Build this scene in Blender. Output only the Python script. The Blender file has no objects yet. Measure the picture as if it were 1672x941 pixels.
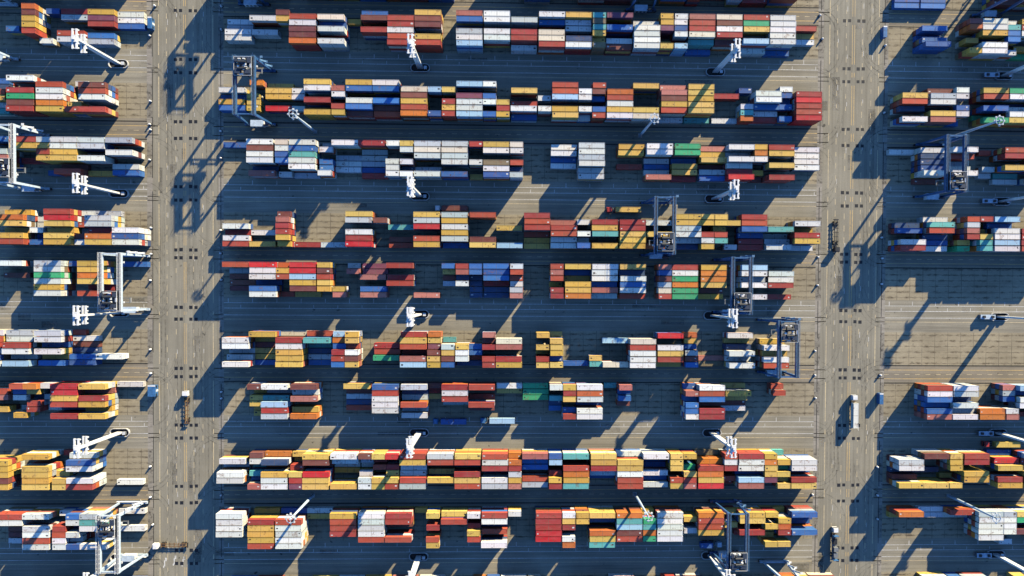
import bpy, bmesh, math, random
from mathutils import Matrix, Vector
C = bpy.context.scene.collection
random.seed(11)
PI = math.pi

# ------------------------------------------------------------------ helpers
class MB:
    """collects boxes, bars, tubes and discs; build() links them as ONE mesh object"""
    def __init__(s): s.v = []; s.f = []; s.m = []; s.k = 0
    def quad(s, pts):
        n = len(s.v); s.v += [tuple(p) for p in pts]; s.f.append(tuple(range(n, n + len(pts)))); s.m.append(s.k)
    def box(s, x0, x1, y0, y1, z0, z1):
        n = len(s.v)
        s.v += [(x0,y0,z0),(x1,y0,z0),(x1,y1,z0),(x0,y1,z0),(x0,y0,z1),(x1,y0,z1),(x1,y1,z1),(x0,y1,z1)]
        for q in ((3,2,1,0),(4,5,6,7),(0,1,5,4),(1,2,6,5),(2,3,7,6),(3,0,4,7)):
            s.f.append(tuple(n+i for i in q)); s.m.append(s.k)
    def cbox(s, c, d): s.box(c[0]-d[0]/2, c[0]+d[0]/2, c[1]-d[1]/2, c[1]+d[1]/2, c[2]-d[2]/2, c[2]+d[2]/2)
    def bar(s, a, b, w, h=None, w2=None):
        """tapered square bar from a to b"""
        a = Vector(a); b = Vector(b); d = (b-a).normalized(); h = h or w; k = (w2 or w)/w
        u = d.cross(Vector((0,0,1)))
        if u.length < 1e-3: u = Vector((1,0,0))
        u.normalize(); t = d.cross(u); n = len(s.v)
        for p, q in ((a,1),(b,k)):
            for i, j in ((-1,-1),(1,-1),(1,1),(-1,1)): s.v.append(tuple(p + u*(i*w/2*q) + t*(j*h/2*q)))
        for q in ((0,1,2,3),(7,6,5,4),(4,5,1,0),(5,6,2,1),(6,7,3,2),(7,4,0,3)):
            s.f.append(tuple(n+i for i in q)); s.m.append(s.k)
    def tube(s, a, b, r, r2=None, n=12):
        a = Vector(a); b = Vector(b); d = (b-a).normalized(); r2 = r if r2 is None else r2
        u = d.cross(Vector((0,0,1)))
        if u.length < 1e-3: u = Vector((1,0,0))
        u.normalize(); t = d.cross(u); k = len(s.v)
        for i in range(n):
            c = u*math.cos(2*PI*i/n) + t*math.sin(2*PI*i/n)
            s.v.append(tuple(a + c*r)); s.v.append(tuple(b + c*r2))
        for i in range(n):
            j = (i+1) % n; s.f.append((k+2*i, k+2*j, k+2*j+1, k+2*i+1)); s.m.append(s.k)
        s.f.append(tuple(k+2*i for i in reversed(range(n)))); s.m.append(s.k)
        s.f.append(tuple(k+2*i+1 for i in range(n))); s.m.append(s.k)
    def ring(s, c, ro, ri, h, n=20, sx=0.0):
        """stadium ring wall; sx = half the straight run along x"""
        k = len(s.v)
        for i in range(n):
            a = 2*PI*i/n; e = sx if math.cos(a) >= 0 else -sx
            for rr, z in ((ro,0),(ro,h),(ri,h),(ri,0)):
                s.v.append((c[0]+e+rr*math.cos(a), c[1]+rr*math.sin(a), c[2]+z))
        for i in range(n):
            j = (i+1) % n
            for q in range(3):
                s.f.append((k+4*i+q, k+4*j+q, k+4*j+q+1, k+4*i+q+1)); s.m.append(s.k)
    def mesh(s, name, mats):
        me = bpy.data.meshes.new(name); me.from_pydata(s.v, [], s.f)
        for m in (mats if isinstance(mats, (list,tuple)) else [mats]): me.materials.append(m)
        me.polygons.foreach_set('material_index', s.m); 
        bm = bmesh.new(); bm.from_mesh(me); bmesh.ops.recalc_face_normals(bm, faces=bm.faces); bm.to_mesh(me); bm.free()
        return me
    def build(s, name, mats, parent=None):
        o = bpy.data.objects.new(name, s.mesh(name, mats)); C.objects.link(o)
        if parent: o.parent = parent
        return o

def tag(o, label=None, cat=None, group=None, kind=None):
    if label: o['label'] = label
    if cat: o['category'] = cat
    if group: o['group'] = group
    if kind: o['kind'] = kind
    return o
def empty(name, loc=(0,0,0), rz=0):
    o = bpy.data.objects.new(name, None); C.objects.link(o); o.location = loc; o.rotation_euler = (0,0,rz); return o
def copy_tree(o, parent=None):
    c = o.copy(); C.objects.link(c)
    if parent: c.parent = parent
    for ch in list(o.children): copy_tree(ch, c)
    return c

# ------------------------------------------------------------------ materials
def nt(name):
    m = bpy.data.materials.new(name); m.use_nodes = True; t = m.node_tree; t.nodes.clear()
    o = t.nodes.new('ShaderNodeOutputMaterial'); b = t.nodes.new('ShaderNodeBsdfPrincipled')
    t.links.new(b.outputs[0], o.inputs[0]); return m, t, b
class N:
    def __init__(s, t): s.t = t
    def n(s, typ, **kw):
        x = s.t.nodes.new(typ)
        for k, v in kw.items(): setattr(x, k, v)
        return x
    def put(s, sock, v):
        if hasattr(v, 'is_linked') or hasattr(v, 'links'): s.t.links.new(v, sock)
        elif v is not None: sock.default_value = v
    def math(s, op, a, b=None, c=None):
        x = s.n('ShaderNodeMath', operation=op)
        for i, v in enumerate((a,b,c)): s.put(x.inputs[i], v) if v is not None else None
        return x.outputs[0]
    def mix(s, f, a, b, mode='MIX'):
        x = s.n('ShaderNodeMix', data_type='RGBA', blend_type=mode)
        s.put(x.inputs[0], f); s.put(x.inputs[6], a); s.put(x.inputs[7], b); return x.outputs[2]
    def noise(s, vec, scale, detail=3, rough=.55):
        x = s.n('ShaderNodeTexNoise'); s.put(x.inputs['Vector'], vec)
        x.inputs['Scale'].default_value = scale; x.inputs['Detail'].default_value = detail; x.inputs['Roughness'].default_value = rough
        return x.outputs['Fac']
    def ramp(s, v, a, b, lo=0., hi=1.):
        x = s.n('ShaderNodeMapRange'); s.put(x.inputs[0], v)
        for i, q in ((1,a),(2,b),(3,lo),(4,hi)): x.inputs[i].default_value = q
        return x.outputs[0]
    def vmul(s, v, k):
        x = s.n('ShaderNodeVectorMath', operation='MULTIPLY'); s.put(x.inputs[0], v); x.inputs[1].default_value = k; return x.outputs[0]
def c4(c): return (c[0], c[1], c[2], 1)

def paint(name, col, rough=.5, metal=0., var=.25, scale=.9):
    m, t, b = nt(name); g = N(t); p = g.n('ShaderNodeNewGeometry').outputs['Position']
    f = g.noise(p, scale, 4)
    d = g.mix(g.ramp(f,.35,.7), c4([x*(1-var) for x in col]), c4([min(1,x*(1+var*.4)) for x in col]))
    t.links.new(d, b.inputs['Base Color']); b.inputs['Roughness'].default_value = rough; b.inputs['Metallic'].default_value = metal
    return m

def ground_mat(name, col, col2, streak=.35, joints=None, stain=0., mod=.5, scratch=.25):
    """uv: u metres along the traffic, v metres across (container pads: v in lane pitches)"""
    m, t, b = nt(name); g = N(t)
    uv = g.n('ShaderNodeUVMap').outputs[0]; p = g.n('ShaderNodeNewGeometry').outputs['Position']
    base = g.mix(g.ramp(g.noise(p,.045,5,.6),.35,.65), c4(col), c4(col2))
    # worn wheel tracks running with the traffic
    s1 = g.noise(g.vmul(uv,(.012,.55,1)), 1., 4, .6)
    base = g.mix(g.math('MULTIPLY', g.ramp(s1,.45,.68), streak), base, c4([x*.58 for x in col]))
    s2 = g.noise(g.vmul(uv,(.03,1.9,1)), 1., 3, .6)
    base = g.mix(g.math('MULTIPLY', g.ramp(s2,.5,.75), scratch), base, c4([min(1,x*1.35) for x in col2]))
    # fine grain
    base = g.mix(g.math('MULTIPLY', g.ramp(g.noise(p,1.6,3,.7),.4,.75), .35), base, c4([x*.66 for x in col]))
    # oil spots
    base = g.mix(g.math('MULTIPLY', g.ramp(g.noise(p,.33,2,.5),.70,.76), .75), base, (.035,.033,.03,1))
    if joints:
        sx = g.n('ShaderNodeSeparateXYZ'); t.links.new(uv, sx.inputs[0])
        def line(o, per, w, off=0.):
            a = g.math('FRACT', g.math('ADD', g.math('DIVIDE', o, per), off))
            a = g.math('ABSOLUTE', g.math('SUBTRACT', a, .5))
            return g.ramp(a, w/per/2, w/per/2+.012, 1., 0.)
        ju = line(sx.outputs[0], joints[0], .22); jv = line(sx.outputs[1], joints[1], .2)
        j = g.math('MULTIPLY', g.math('MAXIMUM', ju, jv), g.ramp(g.noise(p,.12,3),.35,.6,.15,.6))
        base = g.mix(j, base, (.07,.06,.048,1))
        if stain:
            a = g.math('ABSOLUTE', g.math('SUBTRACT', g.math('FRACT', g.math('DIVIDE', sx.outputs[1], joints[1])), .5))
            near = g.ramp(a, .04, .3, 1., .1)
            n1 = g.ramp(g.noise(g.vmul(p,(.5,1.,1)), .55, 5, .7), .45, .64)
            base = g.mix(g.math('MULTIPLY', g.math('MULTIPLY', n1, near), stain), base, (.075,.055,.038,1))
    elif stain:
        n1 = g.ramp(g.noise(p, .5, 5, .7), .5, .66)
        base = g.mix(g.math('MULTIPLY', n1, stain), base, (.06,.052,.045,1))
    t.links.new(base, b.inputs['Base Color']); b.inputs['Roughness'].default_value = .9
    b.inputs['Specular IOR Level'].default_value = .2
    return m

def line_mat(name, col, under):
    m, t, b = nt(name); g = N(t); p = g.n('ShaderNodeNewGeometry').outputs['Position']
    f = g.ramp(g.noise(p,.8,4,.7),.42,.6,.95,.35)
    f = g.math('MULTIPLY', f, g.ramp(g.noise(p,.05,2),.35,.6,.55,1.))
    t.links.new(g.mix(f, c4(under), c4(col)), b.inputs['Base Color']); b.inputs['Roughness'].default_value = .8
    return m

def container_mat():
    m, t, b = nt('container_steel'); g = N(t)
    col = g.n('ShaderNodeVertexColor', layer_name='col').outputs[0]
    uv = g.n('ShaderNodeUVMap').outputs[0]; p = g.n('ShaderNodeNewGeometry').outputs['Position']
    sx = g.n('ShaderNodeSeparateXYZ'); t.links.new(uv, sx.inputs[0])
    # sun bleaching and grime
    f = g.ramp(g.noise(g.vmul(p,(.25,.8,.8)), 1., 4, .6), .35, .7)
    c = g.mix(g.math('MULTIPLY', f, .10), col, g.mix(.55, col, (.75,.66,.58,1)))
    f = g.ramp(g.noise(p, .7, 4, .65), .52, .8)
    c = g.mix(g.math('MULTIPLY', f, .4), c, g.mix(.6, col, (.05,.042,.035,1)))
    # roof bows across the panel, seam in the middle of a long box
    seam = g.ramp(g.math('ABSOLUTE', sx.outputs[0]), .10, .2, .45, 0.)
    c = g.mix(seam, c, (.16,.12,.09,1))
    fr = g.math('ABSOLUTE', g.math('SUBTRACT', g.math('FRACT', g.math('DIVIDE', sx.outputs[0], 1.22)), .5))
    c = g.mix(g.ramp(fr, .43, .47, 0., .16), c, (.12,.1,.09,1))
    # rust and repair patches
    r = g.ramp(g.noise(p, .42, 3, .6), .60, .64)
    r2 = g.ramp(g.noise(p, 2.3, 3, .6), .38, .55)
    c = g.mix(g.math('MULTIPLY', g.math('MULTIPLY', r, r2), .62), c, (.20,.085,.04,1))
    r = g.ramp(g.noise(g.vmul(p,(1,1,.3)), .9, 2, .5), .70, .72)
    c = g.mix(g.math('MULTIPLY', r, .8), c, (.045,.03,.025,1))
    t.links.new(c, b.inputs['Base Color']); b.inputs['Roughness'].default_value = .55
    b.inputs['Specular IOR Level'].default_value = .35
    # corrugated side and roof sheet
    w = g.math('SINE', g.math('MULTIPLY', sx.outputs[0], 22.))
    bp = g.n('ShaderNodeBump'); bp.inputs['Strength'].default_value = .12; bp.inputs['Distance'].default_value = .04
    t.links.new(w, bp.inputs['Height']); t.links.new(bp.outputs[0], b.inputs['Normal'])
    return m

CONT = container_mat()
WHITE = paint('white_paint', (.80,.80,.79), .45, var=.12)
PALE = paint('pale_blue_paint', (.52,.62,.72), .45, var=.2)
BLUE = paint('crane_blue_paint', (.04,.12,.28), .45, var=.3)
BLUE2 = paint('cabin_blue_paint', (.05,.16,.36), .5, var=.3)
DARK = paint('dark_steel', (.03,.032,.036), .6, var=.4)
GREY = paint('grey_steel', (.20,.21,.22), .55, var=.3)
GRATE = paint('walkway_grating', (.03,.045,.08), .7, var=.4)
RUBBER = paint('rubber', (.02,.02,.02), .85)
GLASS = paint('dark_glass', (.015,.02,.03), .12)
YEL = paint('safety_yellow', (.70,.43,.05), .5)
BROWN = paint('rusty_chassis', (.22,.12,.05), .7, var=.5, scale=2.5)
CONC = paint('concrete', (.58,.56,.52), .85, var=.25)
GRAVEL = paint('dark_gravel', (.035,.034,.034), .95, var=.5, scale=3.)
LAMP = paint('lamp_housing', (.70,.71,.72), .4)
RED = paint('red_cab_paint', (.45,.05,.04), .4)

PADM = ground_mat('concrete_pad', (.295,.25,.172), (.41,.348,.24), .35, (6.45, 2.78), .95, scratch=.25)
LANEM = ground_mat('wide_lane_concrete', (.255,.23,.178), (.355,.32,.248), .6, None, 0., scratch=.4)
TRUCKM = ground_mat('truck_lane_asphalt', (.225,.195,.15), (.33,.285,.22), .6, None, 0., scratch=.35)
ROADM = ground_mat('road_asphalt', (.255,.232,.18), (.325,.297,.232), .55, None, 0., scratch=.3)
VERGEM = ground_mat('verge', (.22,.20,.165), (.31,.28,.23), .3, None, .9)
BASEM = ground_mat('yard_ground', (.30,.27,.23), (.37,.335,.28), .3, None, .2)
YL = line_mat('yellow_line', (.66,.44,.16), (.34,.28,.19))
YP = line_mat('pale_yellow_line', (.70,.56,.32), (.34,.29,.22))
WL = line_mat('white_line', (.74,.73,.70), (.40,.37,.32))
BK = paint('plate_steel', (.010,.012,.018), .7)
DRAIN = paint('drain', (.045,.042,.038), .9, var=.5)

# ------------------------------------------------------------------ layout (metres)
ROWY = {0:(152.6,138.6),1:(128.4,114.5),2:(95.6,81.6),3:(67.5,53.4),4:(34.4,20.4),5:(10.5,-3.4),6:(-22.0,-36.1),7:(-46.7,-60.5),8:(-79.4,-93.5),9:(-107.4,-121.5),10:(-140.8,-154.9)}
YARDX = {'L':(-420,-174.2),'M':(-138.,149.6),'R':(184.4,420)}
ROADX = ((-171.6,-140.4),(152.4,182.2))
WIDE = ((1,2),(3,4),(5,6),(7,8),(9,10)); NARROW = ((0,1),(2,3),(4,5),(6,7),(8,9))

def sheet(name, mat, rects, z, swap=False, lane=None):
    """flat surface rectangles with uv in metres (u along traffic)"""
    me = bpy.data.meshes.new(name); v = []; f = []; uv = []
    for (x0,x1,y0,y1) in rects:
        n = len(v); v += [(x0,y0,z),(x1,y0,z),(x1,y1,z),(x0,y1,z)]; f.append((n,n+1,n+2,n+3))
        top = y1
        for (x,y) in ((x0,y0),(x1,y0),(x1,y1),(x0,y1)):
            uv += [y, x] if swap else [x, (top-y) if lane else y]
    me.from_pydata(v, [], f); l = me.uv_layers.new(name='UVMap'); l.data.foreach_set('uv', uv); me.materials.append(mat)
    o = bpy.data.objects.new(name, me); C.objects.link(o); o['kind'] = 'structure'; return o

sheet('ground', BASEM, [(-3000,3000,-3000,3000)], 0.)
sheet('road', ROADM, [(a,b,-600,600) for a,b in ROADX], .004, swap=True)
pads = []; lanes = []; tracks = []; verges = []
for k, (x0,x1) in YARDX.items():
    for r, (a,b) in ROWY.items(): pads.append((x0,x1,b-1.39,a+1.39))
    for i, j in WIDE: lanes.append((x0,x1,ROWY[j][0]+1.39,ROWY[i][1]-1.39))
    for i, j in NARROW: tracks.append((x0,x1,ROWY[j][0]+1.39,ROWY[i][1]-1.39))
for r, (a,b) in ROWY.items():
    for x0, x1 in ((-174.2,-171.6),(-140.4,-138.),(149.6,152.4),(182.2,184.4)): verges.append((x0,x1,b-1.2,a+1.2))
sheet('container_pad', PADM, pads, .004, lane=True)
sheet('yard_lane', LANEM, lanes, .004)
sheet('truck_lane', TRUCKM, tracks, .004)
sheet('verge_path', VERGEM, verges, .004)

# curved tyre marks where trucks turn between the lanes and the roads
tm, tt, tb = nt('tyre_rubber_marks'); gg = N(tt)
tb.inputs['Base Color'].default_value = (.05,.047,.042,1); tb.inputs['Roughness'].default_value = .9
tt.links.new(gg.ramp(gg.noise(gg.n('ShaderNodeNewGeometry').outputs['Position'],.5,3),  .35,.65,.0,.3), tb.inputs['Alpha'])
ty = MB(); tr_ = random.Random(3)
for xr, sgn in ((-171,1),(-141,-1),(152.5,1),(182,-1)):
    for i, j in WIDE+NARROW:
        for q in range(3):
            m0 = (ROWY[i][1]+ROWY[j][0])/2 + tr_.uniform(-6,6); rad = tr_.uniform(7,14); up = tr_.choice((-1,1)); xs = xr - sgn*tr_.uniform(1,6)
            for off in (0,1.9):
                r0 = rad+off; pv = None
                for k in range(13):
                    a = PI/2*k/12; x = xs + sgn*(r0*math.sin(a)); y = m0 + up*(rad - r0*math.cos(a)); w = .16
                    nx, ny = -math.sin(a)*sgn, up*math.cos(a)
                    cur = ((x+nx*w, y+ny*w), (x-nx*w, y-ny*w))
                    if pv: ty.quad([(*pv[0],.0062),(*pv[1],.0062),(*cur[1],.0062),(*cur[0],.0062)])
                    pv = cur
for xc in (-166.5,-163,-159,-153.8,-150,-145.5,157,161.3,169.5,173.8,178):
    for q in range(4):
        y0_ = tr_.uniform(-140,120); L_ = tr_.uniform(12,50); dx = tr_.uniform(-1,1); x = xc+tr_.uniform(-1,1)
        for off in (-.95,.95): ty.quad([(x+off-.2,y0_,.0062),(x+off+.2,y0_,.0062),(x+off+dx+.2,y0_+L_,.0062),(x+off+dx-.2,y0_+L_,.0062)])
tag(ty.build('road_tyre_marks', tm), kind='structure')

pm, pt, pb = nt('asphalt_patch'); gp = N(pt)
pb.inputs['Roughness'].default_value = .9
pp_ = gp.n('ShaderNodeNewGeometry').outputs['Position']
pt.links.new(gp.mix(gp.ramp(gp.noise(pp_,.08,3),.4,.6), (.13,.12,.10,1), (.42,.38,.31,1)), pb.inputs['Base Color'])
pt.links.new(gp.ramp(gp.noise(pp_,.9,4,.7),.3,.7,.12,.6), pb.inputs['Alpha'])
pa = MB(); pr = random.Random(21)
for q in range(150):
    x = pr.uniform(-245,258); y = pr.uniform(-140,140)
    road = any(a < x < b for a,b in ROADX)
    if not road and not any(ROWY[j][0]+3 < y < ROWY[i][1]-3 for i,j in WIDE): continue
    a, b_ = (pr.uniform(.6,2.0), pr.uniform(2,9)) if road else (pr.uniform(2,9), pr.uniform(.6,2.0))
    zq = .0050 + q*4e-6
    pa.quad([(x-a,y-b_,zq),(x+a,y-b_,zq),(x+a,y+b_,zq),(x-a,y+b_,zq)])
tag(pa.build('road_patch_surface', pm), kind='structure')

# painted lines
mk = MB()
def line(x0, x1, y0, y1, k, z=.008): mk.k = k; mk.quad([(x0,y0,z),(x1,y0,z),(x1,y1,z),(x0,y1,z)])
def vdash(x, w, k, ln=2.7, per=5.9, y0=-170, y1=170):
    y = y0 + random.random()*per
    while y < y1:
        if random.random() < .86: line(x-w/2, x+w/2, y, y+ln*random.uniform(.7,1.15), k)
        y += per
PLATES = [131.77, 108.48, 102.22, 78.86, 70.89, 47.88, 41.43, 17.68, 13.86, -9.95, -15.55, -39.28, -43.27, -66.74, -73.07, -96.25, -104.26, -127.45, -133.7]
for x, kind in ((-168.6,'e'),(-164.9,'y'),(-160.6,'y'),(-156.8,'c'),(-155.9,'c'),(-152.3,'y'),(-148.0,'y'),(-143.0,'e'),
                (155.3,'e'),(159.0,'y'),(163.5,'y'),(166.5,'c'),(167.6,'c'),(171.5,'y'),(176.0,'y'),(179.7,'e')):
    if kind == 'y':
        vdash(x, .26, 1); vdash(x+.5, .2, 2, 2.4, 23.)
    else:
        w = .34 if kind == 'e' else .3; y = -170
        for py in sorted(PLATES)+[170]:
            line(x-w/2, x+w/2, y, min(py-2, 170) if py < 169 else 170, 1 if kind == 'e' else 0)
            y = py+2
        line(x-w/2, x+w/2, -600, -170, 0); line(x-w/2, x+w/2, 170, 600, 0)
for (x0,x1) in YARDX.values():
    for i, j in WIDE:
        m = (ROWY[i][1]+ROWY[j][0])/2 + .9
        for off, k, w in ((4.2,2,.22),(1.6,2,.26),(-1.7,2,.24),(-3.7,1,.26)): line(x0,x1,m+off-w/2,m+off+w/2,k)
        x = max(x0,-300)+2.
        while x < min(x1,300):
            line(x, x+.28, m+4.4, m+6.3, 2)
            if random.random() < .8: line(x+6, x+6.24, m+1.8, m+3.2, 2)
            x += 11.6
        for xa, xb in ((-174,-168.8),(-142.8,-138),(149.6,155.1),(179.9,184.4)):
            line(xa,xb,m-1.85,m-1.55,2); line(xa,xb,m-3.85,m-3.55,0)
    for i, j in NARROW:
        m = (ROWY[i][1]+ROWY[j][0])/2
        for off in (2.15,-2.15): line(x0,x1,m+off-.16,m+off+.16,0)
        for off in (4.3,-4.3): line(x0,x1,m+off-.3,m+off+.3,3)
        x = max(x0,-300)
        while x < min(x1,300): line(x,x+2.4,m-.12,m+.12,1); x += 5.2
        for xa, xb in ((-174.2,-168.8),(-142.8,-138.),(149.6,155.1),(179.9,184.4)):
            for off in (2.15,-2.15): line(xa,xb,m+off-.17,m+off+.17,0)
for x in (-171.6,-139.3,151.0,182.6):
    y = -170
    while y < 170:
        d = random.uniform(10,30); line(x-.17,x+.17,y,y+d,3,.0085); y += d+random.uniform(1,9)
# turn arrows on the left road
for ax, ay in ((-166.4,-133.2),(-161.8,-132.2),(-157.6,-132.6)):
    line(ax-.25,ax+.25,ay-2,ay+1,2); line(ax+.2,ax+1.0,ay+.6,ay+2.2,2); line(ax-.7,ax-.2,ay-2.6,ay-1.6,2)
tag(mk.build('road_marking', [YL, YP, WL, DRAIN]), kind='structure')
pl = MB()
for c in (-156.3, 166.9):
    for py in PLATES:
        for dx in (-4.4,-1.9,2.65,5.15):
            x = c+dx; y = py + random.uniform(-.12,.12); s = random.uniform(.70,.82)
            pl.box(x-s, x+s, y-s, y+s, .005, .03)
tag(pl.build('turning_pad_surface', BK), kind='structure')

# ------------------------------------------------------------------ containers
COL = {'W':(.78,.77,.74),'G':(.55,.58,.58),'L':(.36,.55,.70),'B':(.045,.17,.42),'N':(.03,.07,.17),'R':(.37,.045,.03),'S':(.55,.014,.02),'M':(.19,.042,.034),
       'O':(.52,.14,.02),'Y':(.66,.40,.05),'E':(.035,.36,.15),'T':(.11,.40,.37),'K':(.20,.15,.08),'P':(.44,.14,.11),'V':(.19,.05,.09),'C':(.70,.61,.48)}
VARY = {'R':((.46,.075,.03),(.33,.025,.026)),'M':((.22,.065,.04),(.14,.03,.03)),'Y':((.72,.48,.12),(.60,.35,.05)),'O':((.62,.19,.02),(.50,.10,.02)),
        'W':((.82,.80,.74),(.66,.65,.61)),'B':((.03,.16,.45),(.025,.09,.29)),'S':((.60,.02,.022),(.47,.012,.02)),'P':((.50,.18,.14),(.36,.10,.075)),'G':((.60,.62,.60),(.42,.47,.48))}
CNAME = {'W':'white','G':'pale grey','L':'light blue','B':'blue','N':'navy blue','R':'red','S':'bright red','M':'maroon','O':'orange','Y':'yellow',
         'E':'green','T':'teal','K':'brown','P':'faded pink-red','V':'plum','C':'cream'}
POOL = 'WWWWGGRRRMMYYYBBOOCPNK'
ORD = ['zeroth','first','second','third','fourth','fifth','sixth','seventh','eighth','ninth','tenth','eleventh','twelfth','thirteenth','fourteenth','fifteenth',
       'sixteenth','seventeenth','eighteenth','nineteenth','twentieth','twenty-first','twenty-second','twenty-third','twenty-fourth','twenty-fifth','twenty-sixth',
       'twenty-seventh','twenty-eighth','twenty-ninth','thirtieth','thirty-first']
YARD = {'L':'west','M':'middle','R':'east'}
TH = 2.75; CH = 2.68; HW = 1.219
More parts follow.
